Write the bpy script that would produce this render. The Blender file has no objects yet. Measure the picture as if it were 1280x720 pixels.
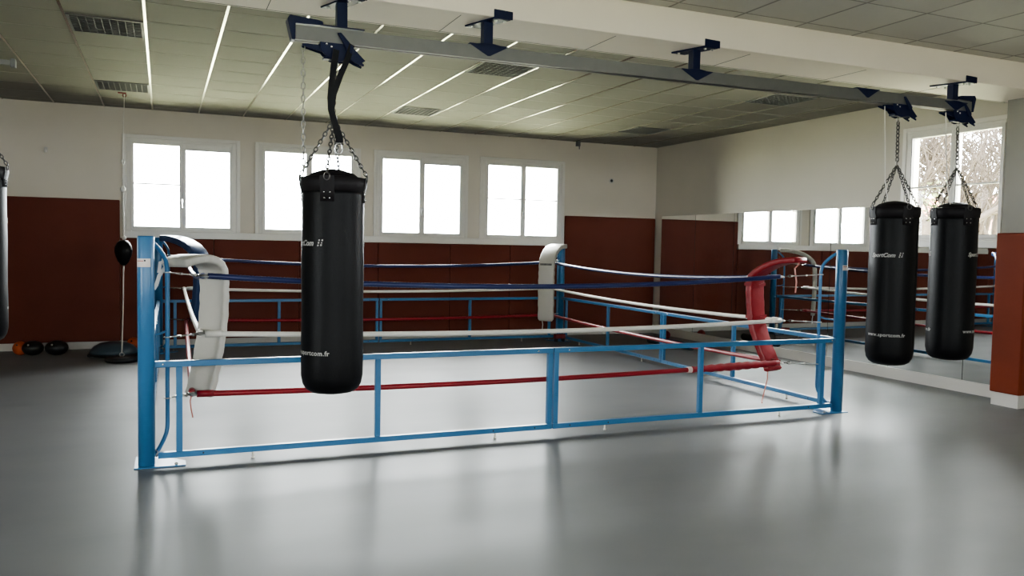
import bpy, bmesh, math, random
from mathutils import Vector, Matrix
random.seed(7)
PI = math.pi
scene = bpy.context.scene
COL = scene.collection

# ------------------------------------------------------------------ helpers
class MB:
    def __init__(s): s.v=[]; s.f=[]; s.sm=[]
    def add(s, vs, fs, smooth=False):
        n=len(s.v); s.v+= [Vector(p) for p in vs]
        for f in fs: s.f.append([i+n for i in f]); s.sm.append(smooth)
        return s
    def box(s, a, b):
        (x0,y0,z0),(x1,y1,z1)=a,b
        x0,x1=min(x0,x1),max(x0,x1); y0,y1=min(y0,y1),max(y0,y1); z0,z1=min(z0,z1),max(z0,z1)
        return s.add([(x0,y0,z0),(x1,y0,z0),(x1,y1,z0),(x0,y1,z0),(x0,y0,z1),(x1,y0,z1),(x1,y1,z1),(x0,y1,z1)],
            [(0,3,2,1),(4,5,6,7),(0,1,5,4),(1,2,6,5),(2,3,7,6),(3,0,4,7)])
    def tube(s, pts, r, seg=10, closed=False, cap=True, ref=None, rfun=None, smooth=True):
        pts=[Vector(p) for p in pts]; n=len(pts); rings=[]
        u=None; vs=[]
        for i,p in enumerate(pts):
            if closed: t=(pts[(i+1)%n]-pts[i-1])
            else: t=pts[min(i+1,n-1)]-pts[max(i-1,0)]
            t.normalize()
            if u is None:
                a=Vector(ref) if ref else (Vector((0,0,1)) if abs(t.z)<.9 else Vector((1,0,0)))
                u=(a-t*a.dot(t)).normalized()
            else:
                u=(u-t*u.dot(t)).normalized()
            w=t.cross(u)
            for k in range(seg):
                th=2*PI*k/seg
                rr=rfun(i,th) if rfun else (r[i] if isinstance(r,(list,tuple)) else r)
                vs.append(p+(u*math.cos(th)+w*math.sin(th))*rr)
        fs=[]
        m=n if closed else n-1
        for i in range(m):
            j=(i+1)%n
            for k in range(seg):
                l=(k+1)%seg
                fs.append((i*seg+k,i*seg+l,j*seg+l,j*seg+k))
        s.add(vs,fs,smooth)
        if cap and not closed:
            b=len(s.v)-n*seg
            s.f.append([b+k for k in range(seg)][::-1]); s.sm.append(False)
            s.f.append([b+(n-1)*seg+k for k in range(seg)]); s.sm.append(False)
        return s
    def bar(s, a, b, w, h, up=(0,0,1)):
        a=Vector(a);b=Vector(b);t=(b-a).normalized();up=Vector(up)
        u=(up-t*up.dot(t)).normalized();x=t.cross(u)
        vs=[]
        for p in (a,b):
            for (i,j) in ((-1,-1),(1,-1),(1,1),(-1,1)): vs.append(p+x*i*w/2+u*j*h/2)
        return s.add(vs,[(0,3,2,1),(4,5,6,7),(0,1,5,4),(1,2,6,5),(2,3,7,6),(3,0,4,7)])
    def lathe(s, prof, c=(0,0,0), seg=32, smooth=True, sx=1, sy=1):
        vs=[];fs=[];n=len(prof);c=Vector(c)
        for (r,z) in prof:
            for k in range(seg):
                th=2*PI*k/seg; vs.append(c+Vector((r*math.cos(th)*sx,r*math.sin(th)*sy,z)))
        for i in range(n-1):
            for k in range(seg):
                l=(k+1)%seg; fs.append((i*seg+k,i*seg+l,(i+1)*seg+l,(i+1)*seg+k))
        fs.append(tuple(range(seg))[::-1]); fs.append(tuple((n-1)*seg+k for k in range(seg)))
        return s.add(vs,fs,smooth)
    def ball(s, c, r, seg=16, rings=10, sc=(1,1,1)):
        c=Vector(c); vs=[];fs=[]
        for i in range(1,rings):
            a=PI*i/rings
            for k in range(seg):
                th=2*PI*k/seg
                vs.append(c+Vector((r*sc[0]*math.sin(a)*math.cos(th),r*sc[1]*math.sin(a)*math.sin(th),r*sc[2]*math.cos(a))))
        top=len(vs); vs.append(c+Vector((0,0,r*sc[2]))); vs.append(c-Vector((0,0,r*sc[2])))
        for i in range(rings-2):
            for k in range(seg):
                l=(k+1)%seg; fs.append((i*seg+k,(i+1)*seg+k,(i+1)*seg+l,i*seg+l))
        for k in range(seg):
            l=(k+1)%seg; fs.append((top,k,l)); b=(rings-2)*seg; fs.append((top+1,b+l,b+k))
        return s.add(vs,fs,True)
    def torus(s, c, R, r, axis=(0,0,1), seg=20, sub=8, stretch=1.0, along=None):
        c=Vector(c);ax=Vector(axis).normalized()
        a=Vector(along) if along else (Vector((0,0,1)) if abs(ax.z)<.9 else Vector((1,0,0)))
        u=(a-ax*a.dot(ax)).normalized();w=ax.cross(u)
        pts=[c+u*math.cos(2*PI*k/seg)*R*stretch+w*math.sin(2*PI*k/seg)*R for k in range(seg)]
        return s.tube(pts,r,sub,closed=True,ref=ax)
    def prism(s, poly, axis, d0, d1):
        # poly: 2D points; axis 'Y': (x,z) extruded in y; 'X': (y,z); 'Z': (x,y)
        def P(p,d):
            return {'Y':(p[0],d,p[1]),'X':(d,p[0],p[1]),'Z':(p[0],p[1],d)}[axis]
        n=len(poly)
        vs=[P(p,d0) for p in poly]+[P(p,d1) for p in poly]
        fs=[tuple(range(n)),tuple(range(n,2*n))[::-1]]+[(i,n+i,n+(i+1)%n,(i+1)%n) for i in range(n)]
        return s.add(vs,fs)
    def chain(s, a, b, L=.036, w=.009, r=.0032):
        a=Vector(a);b=Vector(b);D=(b-a).length;t=(b-a)/D
        n=max(2,round(D/(L-2*r*1.4))); step=D/n
        ref=Vector((0,0,1)) if abs(t.z)<.9 else Vector((1,0,0))
        u=(ref-t*ref.dot(t)).normalized();v=t.cross(u)
        for i in range(n):
            c=a+t*(i+.5)*step; ax=u if i%2 else v
            s.torus(c,w,r,ax,10,5,stretch=(step/2+r)/w,along=t)
        return s
    def ribbon(s, pts, w, t, side):
        side=Vector(side).normalized(); pts=[Vector(p) for p in pts];n=len(pts);vs=[];fs=[]
        for i,p in enumerate(pts):
            d=(pts[min(i+1,n-1)]-pts[max(i-1,0)]).normalized(); nn=d.cross(side).normalized()
            ss=nn.cross(d).normalized()
            for (a,b) in ((-1,-1),(1,-1),(1,1),(-1,1)): vs.append(p+ss*a*w/2+nn*b*t/2)
        for i in range(n-1):
            for k in range(4): l=(k+1)%4; fs.append((i*4+k,i*4+l,i*4+4+l,i*4+4+k))
        fs.append((3,2,1,0)); e=4*n-4; fs.append((e,e+1,e+2,e+3))
        return s.add(vs,fs)
    def xf(s, M):
        s.v=[M@p for p in s.v]; return s

ORG={}
def finish(me, mb):
    bm=bmesh.new(); bm.from_mesh(me); bmesh.ops.recalc_face_normals(bm,faces=bm.faces); bm.to_mesh(me); bm.free()
def obj(name, mb, mat, parent=None, bevel=0, org=None, seg=2):
    me=bpy.data.meshes.new(name)
    if parent is not None: o0=ORG[parent.name]
    elif org is not None: o0=Vector(org)
    else:
        xs=[p.x for p in mb.v];ys=[p.y for p in mb.v];zs=[p.z for p in mb.v]
        o0=Vector(((min(xs)+max(xs))/2,(min(ys)+max(ys))/2,min(zs)))
    me.from_pydata([p-o0 for p in mb.v],[],mb.f)
    me.polygons.foreach_set('use_smooth',mb.sm)
    finish(me,mb)
    me.materials.append(mat)
    o=bpy.data.objects.new(name,me); COL.objects.link(o)
    if parent is not None: o.parent=parent
    else: o.location=o0
    ORG[o.name]=o0
    if bevel:
        m=o.modifiers.new('bevel','BEVEL'); m.width=bevel; m.segments=seg; m.limit_method='ANGLE'; m.angle_limit=.6
        if seg>1:
            for pl in me.polygons: pass
    return o
def tag(o,label=None,cat=None,group=None,kind=None):
    if label: o['label']=label
    if cat: o['category']=cat
    if group: o['group']=group
    if kind: o['kind']=kind
    return o
def thing(name,label,cat,loc=(0,0,0),rotz=0,group=None):
    o=bpy.data.objects.new(name,None); COL.objects.link(o); o.empty_display_size=.1
    o.location=loc; o.rotation_euler=(0,0,rotz); ORG[o.name]=Vector(loc)
    return tag(o,label,cat,group)
def struct(name,mb,mat,parent=None,bevel=0,label=None):
    o=obj(name,mb,mat,parent,bevel,org=(0,0,0) if parent is None else None)
    if parent is None: o['kind']='structure'
    if label: o['label']=label
    return o
def copy_tree(o,parent=None):
    c=o.copy(); COL.objects.link(c); ORG[c.name]=ORG[o.name]
    if parent is not None: c.parent=parent
    for ch in list(o.children): copy_tree(ch,c)
    return c

# ------------------------------------------------------------------ materials
def mat(name,col,rough=.5,metal=0,spec=.5,noise=0,nscale=8,bump=0,bscale=60,coat=0,detail=4,stretch=None):
    m=bpy.data.materials.new(name); m.use_nodes=True; nt=m.node_tree; b=nt.nodes['Principled BSDF']
    b.inputs['Base Color'].default_value=(*col,1); b.inputs['Roughness'].default_value=rough
    b.inputs['Metallic'].default_value=metal; b.inputs['Specular IOR Level'].default_value=spec
    b.inputs['Coat Weight'].default_value=coat
    tc=nt.nodes.new('ShaderNodeTexCoord'); src=tc.outputs['Object']
    if stretch:
        mp=nt.nodes.new('ShaderNodeMapping'); mp.inputs['Scale'].default_value=stretch
        nt.links.new(src,mp.inputs['Vector']); src=mp.outputs['Vector']
    if noise:
        n=nt.nodes.new('ShaderNodeTexNoise'); n.inputs['Scale'].default_value=nscale; n.inputs['Detail'].default_value=detail
        nt.links.new(src,n.inputs['Vector'])
        r=nt.nodes.new('ShaderNodeMapRange'); r.inputs['To Min'].default_value=1-noise; r.inputs['To Max'].default_value=1+noise
        nt.links.new(n.outputs['Fac'],r.inputs['Value'])
        h=nt.nodes.new('ShaderNodeHueSaturation'); h.inputs['Color'].default_value=(*col,1)
        nt.links.new(r.outputs['Result'],h.inputs['Value']); nt.links.new(h.outputs['Color'],b.inputs['Base Color'])
    if bump:
        n2=nt.nodes.new('ShaderNodeTexNoise'); n2.inputs['Scale'].default_value=bscale; n2.inputs['Detail'].default_value=3
        nt.links.new(src,n2.inputs['Vector'])
        bp=nt.nodes.new('ShaderNodeBump'); bp.inputs['Strength'].default_value=bump; bp.inputs['Distance'].default_value=.01
        nt.links.new(n2.outputs['Fac'],bp.inputs['Height']); nt.links.new(bp.outputs['Normal'],b.inputs['Normal'])
    return m
M={}
M['wall']=mat('wall_paint',(.50,.465,.40),.75,noise=.04,nscale=2,bump=.05,bscale=120)
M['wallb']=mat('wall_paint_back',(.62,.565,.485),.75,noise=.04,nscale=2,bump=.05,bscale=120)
M['pillar']=mat('pillar_paint_shaded',(.25,.235,.205),.7,noise=.04,nscale=3)  # wall paint darkened here, shade put into the pillar colour
M['beam']=mat('beam_paint',(.84,.76,.66),.7,noise=.03,nscale=3)
M['base']=mat('baseboard_paint',(.50,.48,.45),.45)
M['pvc']=mat('window_pvc',(.66,.63,.58),.35)
M['gasket']=mat('window_gasket',(.03,.03,.03),.6)
M['mat_brown']=mat('brown_vinyl',(.132,.031,.018),.6,spec=.2,noise=.12,nscale=3,bump=.08,bscale=40)
M['mat_brown2']=mat('brown_vinyl_pillar',(.17,.034,.015),.55,spec=.12,noise=.1,nscale=4,bump=.08,bscale=40)
M['blue']=mat('blue_paint',(.042,.155,.31),.32,spec=.55,noise=.06,nscale=6)
M['navy']=mat('bracket_blue',(.002,.007,.04),.45,spec=.3)
M['galv']=mat('galvanised_steel',(.17,.17,.16),.5,metal=.4,noise=.12,nscale=14)
M['steel']=mat('zinc_steel',(.55,.54,.52),.3,metal=1)
M['darksteel']=mat('dark_steel',(.12,.115,.11),.35,metal=1)
M['chrome']=mat('chrome',(.8,.8,.8),.12,metal=1)
M['leather']=mat('black_leatherette',(.0035,.0035,.0042),.45,spec=.2,bump=.12,bscale=120,noise=.2,nscale=20)
M['leather_top']=mat('black_leatherette_lid',(.008,.006,.007),.6,spec=.3,bump=.15,bscale=60)
M['print']=mat('white_print',(.38,.37,.35),.6)
M['web']=mat('black_webbing',(.006,.006,.007),.85)
M['rope_blue']=mat('navy_rope',(.012,.02,.095),.38,spec=.6)
M['rope_white']=mat('white_rope_cover',(.66,.63,.57),.45,noise=.05,nscale=6)
M['rope_red']=mat('red_rope',(.25,.009,.017),.4,spec=.5)
M['rope_wrap']=mat('red_cloth_wrap',(.25,.009,.018),.6)
M['tape']=mat('pale_tape',(.65,.5,.45),.6)
M['pad_white']=mat('white_pad_vinyl',(.46,.44,.395),.4,noise=.06,nscale=7,bump=.15,bscale=18)
M['pad_red']=mat('red_pad_vinyl',(.24,.008,.013),.36,noise=.08,nscale=8,bump=.25,bscale=16)
M['pad_blue']=mat('navy_pad_vinyl',(.018,.045,.13),.3,bump=.1,bscale=18)
M['strap_white']=mat('white_strap',(.62,.60,.57),.7)
M['strap_pink']=mat('faded_red_strap',(.5,.2,.16),.7)
M['sticker']=mat('white_sticker',(.66,.6,.56),.5)
M['sticker_red']=mat('sticker_red',(.4,.1,.07),.5)
M['ink']=mat('dark_ink',(.03,.03,.035),.6)
M['tbar']=mat('ceiling_tbar',(.48,.46,.41),.22,metal=.85)
M['tline']=mat('tile_joint',(.30,.285,.25),.6)
M['black']=mat('black_rubber',(.012,.012,.013),.4)
M['orange']=mat('orange_rubber',(.5,.09,.02),.5)
M['redball']=mat('dark_red_rubber',(.17,.01,.012),.5)
M['bosu']=mat('blue_grey_rubber',(.05,.075,.095),.3)
M['roll']=mat('dark_blue_foam',(.008,.035,.06),.5)
M['cord']=mat('white_cord',(.75,.72,.66),.5)
M['bark']=mat('tree_bark',(.05,.037,.027),.9,noise=.25,nscale=5,bump=.5,bscale=20)
M['leaf']=mat('ivy_leaf',(.10,.12,.035),.6,noise=.3,nscale=9)
M['grass']=mat('grass',(.36,.37,.23),.9,noise=.3,nscale=1.5)
M['render_wall']=mat('pale_render',(.62,.55,.45),.9,noise=.08)
M['roof']=mat('roof_tile',(.3,.1,.06),.8,noise=.2)

# mirror
M['mirror']=mat('mirror_glass',(.90,.92,.91),.015,metal=1)
# glass (thin pane)
g=bpy.data.materials.new('window_glass'); g.use_nodes=True; nt=g.node_tree; nt.nodes.clear()
out=nt.nodes.new('ShaderNodeOutputMaterial'); mx=nt.nodes.new('ShaderNodeMixShader'); tr=nt.nodes.new('ShaderNodeBsdfTransparent'); gl=nt.nodes.new('ShaderNodeBsdfGlossy'); fr=nt.nodes.new('ShaderNodeFresnel')
gl.inputs['Roughness'].default_value=.02; fr.inputs['IOR'].default_value=1.3; tr.inputs['Color'].default_value=(.97,.98,.97,1)
nt.links.new(fr.outputs[0],mx.inputs[0]); nt.links.new(tr.outputs[0],mx.inputs[1]); nt.links.new(gl.outputs[0],mx.inputs[2]); nt.links.new(mx.outputs[0],out.inputs[0])
M['glass']=g

# floor: satin grey vinyl laid in sheets along X
def floor_mat():
    m=bpy.data.materials.new('grey_vinyl_floor'); m.use_nodes=True; nt=m.node_tree; b=nt.nodes['Principled BSDF']; N=nt.nodes.new; K=nt.links.new
    tc=N('ShaderNodeTexCoord')
    n=N('ShaderNodeTexNoise'); n.inputs['Scale'].default_value=.9; n.inputs['Detail'].default_value=6; K(tc.outputs['Object'],n.inputs['Vector'])
    cr=N('ShaderNodeMapRange'); cr.inputs['From Min'].default_value=.3; cr.inputs['From Max'].default_value=.7; cr.inputs['To Min'].default_value=.92; cr.inputs['To Max'].default_value=1.08; K(n.outputs['Fac'],cr.inputs['Value'])
    h=N('ShaderNodeHueSaturation'); h.inputs['Color'].default_value=(.102,.106,.115,1); K(cr.outputs['Result'],h.inputs['Value'])
    # sheet seams every 2 m across Y
    sp=N('ShaderNodeSeparateXYZ'); K(tc.outputs['Object'],sp.inputs[0])
    a=N('ShaderNodeMath'); a.operation='ADD'; a.inputs[1].default_value=100-4.55; K(sp.outputs['Y'],a.inputs[0])
    md=N('ShaderNodeMath'); md.operation='MODULO'; md.inputs[1].default_value=2.0; K(a.outputs[0],md.inputs[0])
    ls=N('ShaderNodeMath'); ls.operation='LESS_THAN'; ls.inputs[1].default_value=.006; K(md.outputs[0],ls.inputs[0])
    mix=N('ShaderNodeMixRGB'); mix.inputs['Color2'].default_value=(.13,.13,.135,1); K(h.outputs['Color'],mix.inputs['Color1'])
    sc=N('ShaderNodeMath'); sc.operation='MULTIPLY'; sc.inputs[1].default_value=.5; K(ls.outputs[0],sc.inputs[0]); K(sc.outputs[0],mix.inputs['Fac'])
    K(mix.outputs[0],b.inputs['Base Color'])
    mp=N('ShaderNodeMapping'); mp.inputs['Scale'].default_value=(.6,1.3,1); K(tc.outputs['Object'],mp.inputs[0])
    n2=N('ShaderNodeTexNoise'); n2.inputs['Scale'].default_value=1.6; n2.inputs['Detail'].default_value=5; K(mp.outputs[0],n2.inputs['Vector'])
    r2=N('ShaderNodeMapRange'); r2.inputs['From Min'].default_value=.3; r2.inputs['From Max'].default_value=.7; r2.inputs['To Min'].default_value=.52; r2.inputs['To Max'].default_value=.60; K(n2.outputs['Fac'],r2.inputs['Value'])
    K(r2.outputs['Result'],b.inputs['Roughness'])
    b.inputs['Specular IOR Level'].default_value=1.0; b.inputs['IOR'].default_value=1.72; b.inputs['Coat Weight'].default_value=.10; b.inputs['Coat Roughness'].default_value=.24; b.inputs['Anisotropic'].default_value=.5; b.inputs['Anisotropic Rotation'].default_value=.25; tg=N('ShaderNodeTangent'); tg.direction_type='UV_MAP'; tg.uv_map='uv'; K(tg.outputs[0],b.inputs['Tangent'])
    n3=N('ShaderNodeTexNoise'); n3.inputs['Scale'].default_value=2.2; n3.inputs['Detail'].default_value=2; K(mp.outputs[0],n3.inputs['Vector'])
    bp=N('ShaderNodeBump'); bp.inputs['Strength'].default_value=.05; bp.inputs['Distance'].default_value=.01; K(n3.outputs['Fac'],bp.inputs['Height']); K(bp.outputs['Normal'],b.inputs['Normal'])
    return m
M['floor']=floor_mat()
# ceiling tiles: each tile a slightly different tone
TX,TY,TS=-.715,7.37,.588
def tile_mat(name,col):
    m=mat(name,col,.8,noise=.03,nscale=30,bump=.1,bscale=200)
    nt=m.node_tree; b=nt.nodes['Principled BSDF']; N=nt.nodes.new; K=nt.links.new
    tc=N('ShaderNodeTexCoord'); mp=N('ShaderNodeMapping'); mp.inputs['Location'].default_value=(-TX/TS,-TY/TS,0); mp.inputs['Scale'].default_value=(1/TS,1/TS,0); K(tc.outputs['Object'],mp.inputs[0])
    fl=N('ShaderNodeVectorMath'); fl.operation='FLOOR'; K(mp.outputs[0],fl.inputs[0])
    wn=N('ShaderNodeTexWhiteNoise'); wn.noise_dimensions='2D'; K(fl.outputs[0],wn.inputs['Vector'])
    r=N('ShaderNodeMapRange'); r.inputs['To Min'].default_value=.95; r.inputs['To Max'].default_value=1.03; K(wn.outputs['Value'],r.inputs['Value'])
    h=[n for n in nt.nodes if n.type=='HUE_SAT'][0]
    h2=N('ShaderNodeHueSaturation'); K(h.outputs[0],h2.inputs['Color']); K(r.outputs[0],h2.inputs['Value']); K(h2.outputs[0],b.inputs['Base Color'])
    return m
M['tile']=tile_mat('ceiling_tile',(.235,.225,.195)); M['tile_near_lit']=tile_mat('ceiling_tile_near_lit',(.60,.58,.52))  # near copy is lightened: brighter light there is put into the tile colour
def louvre_mat():
    m=mat('light_louvre',(.16,.16,.165),.6,metal=.3); return m
M['louvre']=louvre_mat()

# ------------------------------------------------------------------ room
Db,Xr,Hc=12.328,7.99,3.257
Xl,Yf=-7.5,-5.0
WT=.20
# floor & ceiling
fl_=struct('floor',MB().add([(Xl-.3,Yf-.3,0),(Xr+.3,Yf-.3,0),(Xr+.3,Db+.3,0),(Xl-.3,Db+.3,0)],[(0,1,2,3)]),M['floor'])
uvl=fl_.data.uv_layers.new(name='uv')
for lp in fl_.data.loops:
    c_=fl_.data.vertices[lp.vertex_index].co; uvl.data[lp.index].uv=(c_.x,c_.y)
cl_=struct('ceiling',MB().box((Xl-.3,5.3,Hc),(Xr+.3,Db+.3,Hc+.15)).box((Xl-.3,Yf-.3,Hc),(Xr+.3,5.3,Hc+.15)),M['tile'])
cl_.data.materials.append(M['tile_near_lit'])
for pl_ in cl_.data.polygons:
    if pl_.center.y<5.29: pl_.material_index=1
# T-bar grid
BY0,BY1,BZ=5.147,5.70,3.017
tb=MB(); tn=MB()
k=math.ceil((Xl-TX)/TS)
while TX+k*TS<Xr:
    x=TX+k*TS; tb.box((x-.010,BY1,Hc-.006),(x+.010,Db,Hc+.001)); tn.box((x-.008,Yf,Hc-.002),(x+.008,BY0,Hc+.001)); k+=1
struct('trim_1',tb,M['tbar']); struct('trim_8',tn,M['tline'])
tb=MB(); k=math.ceil((Yf-TY)/TS)
while TY+k*TS<Db:
    y=TY+k*TS; tb.box((Xl,y-.005,Hc-.0025),(Xr,y+.005,Hc+.001)); k+=1
struct('trim_2',tb,M['tline'])
def wall_with_holes(axis,pos,thick,a0,a1,z0,z1,holes):
    # axis 'Y': wall plane y=pos (inner face), spans x a0..a1 ; axis 'X': plane x=pos spans y
    mb=MB(); xs=sorted({a0,a1,*[h[0] for h in holes],*[h[1] for h in holes]}); zs=sorted({z0,z1,*[h[2] for h in holes],*[h[3] for h in holes]})
    for i in range(len(xs)-1):
        runs=[]
        for j in range(len(zs)-1):
            cx=(xs[i]+xs[i+1])/2; cz=(zs[j]+zs[j+1])/2
            if any(h[0]<cx<h[1] and h[2]<cz<h[3] for h in holes): continue
            if runs and abs(runs[-1][1]-zs[j])<1e-6: runs[-1][1]=zs[j+1]
            else: runs.append([zs[j],zs[j+1]])
        for (b0,b1) in runs:
            if axis=='Y': mb.box((xs[i],pos,b0),(xs[i+1],pos+thick,b1))
            else: mb.box((pos,xs[i],b0),(pos+thick,xs[i+1],b1))
    return mb
WZ0,WZ1=1.60,2.86
backwin=[(-.455,.965),(1.268,2.695),(2.995,4.42),(4.72,6.135)]
backholes=[(a,b,WZ0,WZ1) for a,b in backwin]+[(-6.4,-4.97,WZ0,WZ1)]
struct('wall_back',wall_with_holes('Y',Db,WT,Xl-.3,Xr+.3,0,Hc,backholes),M['wallb'])
RW=(5.765,7.045)
rightholes=[(RW[0],RW[1],1.64,2.89),(-.9,.5,1.64,2.89),(-2.6,-1.2,1.64,2.89)]  # last two openings belong to added fill-light windows
struct('wall_right',wall_with_holes('X',Xr,WT,Yf-.3,Db,0,Hc,rightholes),M['wall'])
struct('wall_left',wall_with_holes('X',Xl-WT,WT,Yf-.3,Db,0,Hc,[(0.2,2.2,1.0,2.6)]),M['wall'])  # opening added out of view to let in fill light
frontholes=[(-5.0,-3.5,1.5,2.8),(-.7,.8,1.5,2.8),(3.6,5.1,1.5,2.8)]  # invented openings behind the camera, for fill light
struct('wall_front',wall_with_holes('Y',Yf-WT,WT,Xl-.3,Xr+.3,0,Hc,frontholes),M['wall'])
# beam across the room and pillar
BY0,BY1,BZ=5.147,5.70,3.017
struct('ceiling_beam',MB().box((Xl,BY0,BZ),(Xr,BY1,Hc-.0)),M['beam'],bevel=.006)
jn=MB()
for x in (-.55,.63,1.82,3.0,4.2,5.4,6.55):
    jn.box((x-.002,BY0+.06,BZ-.0015),(x+.002,BY1-.02,BZ+.01))
jn.box((Xl,BY1-.03,BZ-.0015),(Xr,BY1-.027,BZ+.01))
struct('trim_3',jn,M['ink'])
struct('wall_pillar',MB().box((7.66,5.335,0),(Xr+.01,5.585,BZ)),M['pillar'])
# sill ledge running under all the back windows
struct('trim_4',MB().box((-.50,Db-.05,1.505),(6.18,Db+.002,1.60)),M['pvc'],bevel=.006)
struct('trim_5',MB().box((Xr-.045,RW[0]-.06,1.565),(Xr+.002,RW[1]+.05,1.64)),M['pvc'],bevel=.006)
# baseboards
struct('baseboard_back',MB().box((Xl,Db-.022,0),(Xr,Db+.001,.10)),M['base'])
struct('baseboard_right',MB().box((Xr-.024,Yf,0),(Xr+.001,Db-.022,.13)),M['base'])
struct('baseboard_left',MB().box((Xl-.001,Yf,0),(Xl+.022,Db-.022,.10)),M['base'])
struct('trim_6',MB().box((7.645,5.32,0),(Xr,5.60,.13)),M['base'])

# windows
def make_window(n,axis,pos,a0,a1,z0,z1,label,bars=(),blind=False,flip=False,simple=False):
    """frame set in a hole; local build with x along wall, y outward"""
    e=bpy.data.objects.new('window_%d'%n,None); COL.objects.link(e); e['kind']='structure'; e['label']=label
    base=(0,0,0); ORG[e.name]=Vector(base)
    def W(mb):
        if axis=='Y': return mb
        return mb.xf(Matrix(((0,1,0,0),(1,0,0,0),(0,0,1,0),(0,0,0,1))))
    s=-1 if flip else 1
    y0=pos; d=lambda a,b:(y0+s*a,y0+s*b)
    f=MB(); t=.055
    ya,yb=d(-.012,.085)
    f.box((a0,ya,z0),(a0+t,yb,z1)).box((a1-t,ya,z0),(a1,yb,z1)).box((a0+t,ya,z1-t),(a1-t,yb,z1)).box((a0+t,ya,z0),(a1-t,yb,z0+t))
    # outer casing flush on the wall
    c0,c1=d(-.022,0)
    f.box((a0-.05,c0,z0-.002),(a0,c1,z1+.05)).box((a1,c0,z0-.002),(a1+.05,c1,z1+.05)).box((a0,c0,z1),(a1,c1,z1+.05))
    obj('window_frame',W(f),M['pvc'],e,bevel=.004,seg=1)
    mid=(a0+a1)/2; w=.042
    for si,(b0,b1) in enumerate(((a0+t-.004,mid),(mid,a1-t+.004))):
        q=MB(); sa,sb=d(-.03,.05); zz0,zz1=z0+t-.03,z1-t+.02
        lw=w if si==0 else w
        q.box((b0,sa,zz0),(b0+lw,sb,zz1)).box((b1-lw,sa,zz0),(b1,sb,zz1)).box((b0+lw,sa,zz1-lw),(b1-lw,sb,zz1)).box((b0+lw,sa,zz0),(b1-lw,sb,zz0+lw))
        so=obj('sash',W(q),M['pvc'],e,bevel=.004,seg=1)
        p=MB(); pa,pb=d(.005,.011); p.box((b0+lw-.005,pa,zz0+lw-.005),(b1-lw+.005,pb,zz1-lw+.005))
        obj('glass_pane',W(p),M['glass'],so)
        gk=MB(); ga,gb=d(-.0315,-.029)
        gx=b0+lw-.006 if axis=='Y' else b1-lw-.001
        if axis=='X': gk.box((gx,ga,zz0+lw),(gx+.008,gb,zz1-lw)); obj('gasket',W(gk),M['gasket'],so)
        if si==1 and blind:
            bl=MB(); ba,bb=d(-.028,.0); bl.box((b0+lw,ba,zz1-lw-.045),(b1-lw,bb,zz1-lw+.002)); bo=obj('blind_roll',W(bl),M['pvc'],so)
            bl=MB(); ba,bb=d(-.03,-.002); bl.box((b0+lw,ba,zz1-lw-.053),(b1-lw,bb,zz1-lw-.045)); obj('blind_slat',W(bl),M['gasket'],so)
        if si in bars:
            br=MB(); ba,bb=d(-.012,.02); br.box((b0+lw,ba,2.24),(b1-lw,bb,2.258)); obj('glazing_bar',W(br),M['pvc'] if axis=='X' else M['base'],so)
    h=MB(); ha,hb=d(-.055,-.03)
    hx=mid-.006
    h.box((hx-.012,ha+s*.012,2.02-.035),(hx+.012,hb,2.02+.035)); h.box((hx-.008,ha,1.93),(hx+.008,ha+s*.012,2.03))
    obj('handle',W(h),M['chrome'],e,bevel=.003)
    return e
make_window(1,'Y',Db,*backwin[0],WZ0,WZ1,'white double sash window on the back wall, farthest left',bars=(0,),blind=True)
make_window(2,'Y',Db,*backwin[1],WZ0,WZ1,'white double sash window on the back wall behind the nearest punching bag')
make_window(3,'Y',Db,*backwin[2],WZ0,WZ1,'white double sash window on the back wall just right of the nearest punching bag',blind=True)
make_window(4,'Y',Db,*backwin[3],WZ0,WZ1,'white double sash window on the back wall with a bar across both panes, nearest the corner',bars=(0,1))
make_window(5,'X',Xr,*RW,1.64,2.89,'white double sash window on the right wall looking out on bare trees',bars=(0,1))
make_window(6,'Y',Db,-6.4,-4.97,WZ0,WZ1,'white double sash window on the back wall left of the view')
make_window(7,'X',Xr,-.9,.5,1.64,2.89,'added unseen double sash window on the right wall beside the camera, for fill light')  # this and the next are added out of view to light the room
make_window(8,'X',Xr,-2.6,-1.2,1.64,2.89,'added unseen double sash window on the right wall behind the camera, for fill light')
make_window(9,'Y',Yf,-5.0,-3.5,1.5,2.8,'added unseen double sash window on the front wall for fill light, left one',flip=True)  # front wall windows are all added, unseen, for fill from behind
make_window(10,'Y',Yf,-.7,.8,1.5,2.8,'added unseen double sash window on the front wall for fill light, middle one',flip=True)
make_window(11,'Y',Yf,3.6,5.1,1.5,2.8,'added unseen double sash window on the front wall for fill light, right one',flip=True)
make_window(12,'X',Xl,.2,2.2,1.0,2.6,'added unseen double sash window on the left wall, for fill light',flip=True)  # added unseen window, brightens the room from the left
def portal(loc,rot,sx,sy):
    l=bpy.data.lights.new('window_portal','AREA'); l.shape='RECTANGLE'; l.size=sx; l.size_y=sy
    l.cycles.is_portal=True
    o=bpy.data.objects.new('window_portal',l); COL.objects.link(o); o.location=loc; o.rotation_euler=rot
for a,b,z0,z1 in backholes: portal(((a+b)/2,Db+WT+.02,(z0+z1)/2),(-PI/2,0,0),b-a,z1-z0)
for a,b,z0,z1 in rightholes: portal((Xr+WT+.02,(a+b)/2,(z0+z1)/2),(PI/2,0,PI/2),b-a,z1-z0)
for a,b,z0,z1 in frontholes: portal(((a+b)/2,Yf-WT-.02,(z0+z1)/2),(PI/2,0,0),b-a,z1-z0)
portal((Xl-WT-.02,1.2,1.8),(PI/2,0,-PI/2),2.0,1.6)

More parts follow.
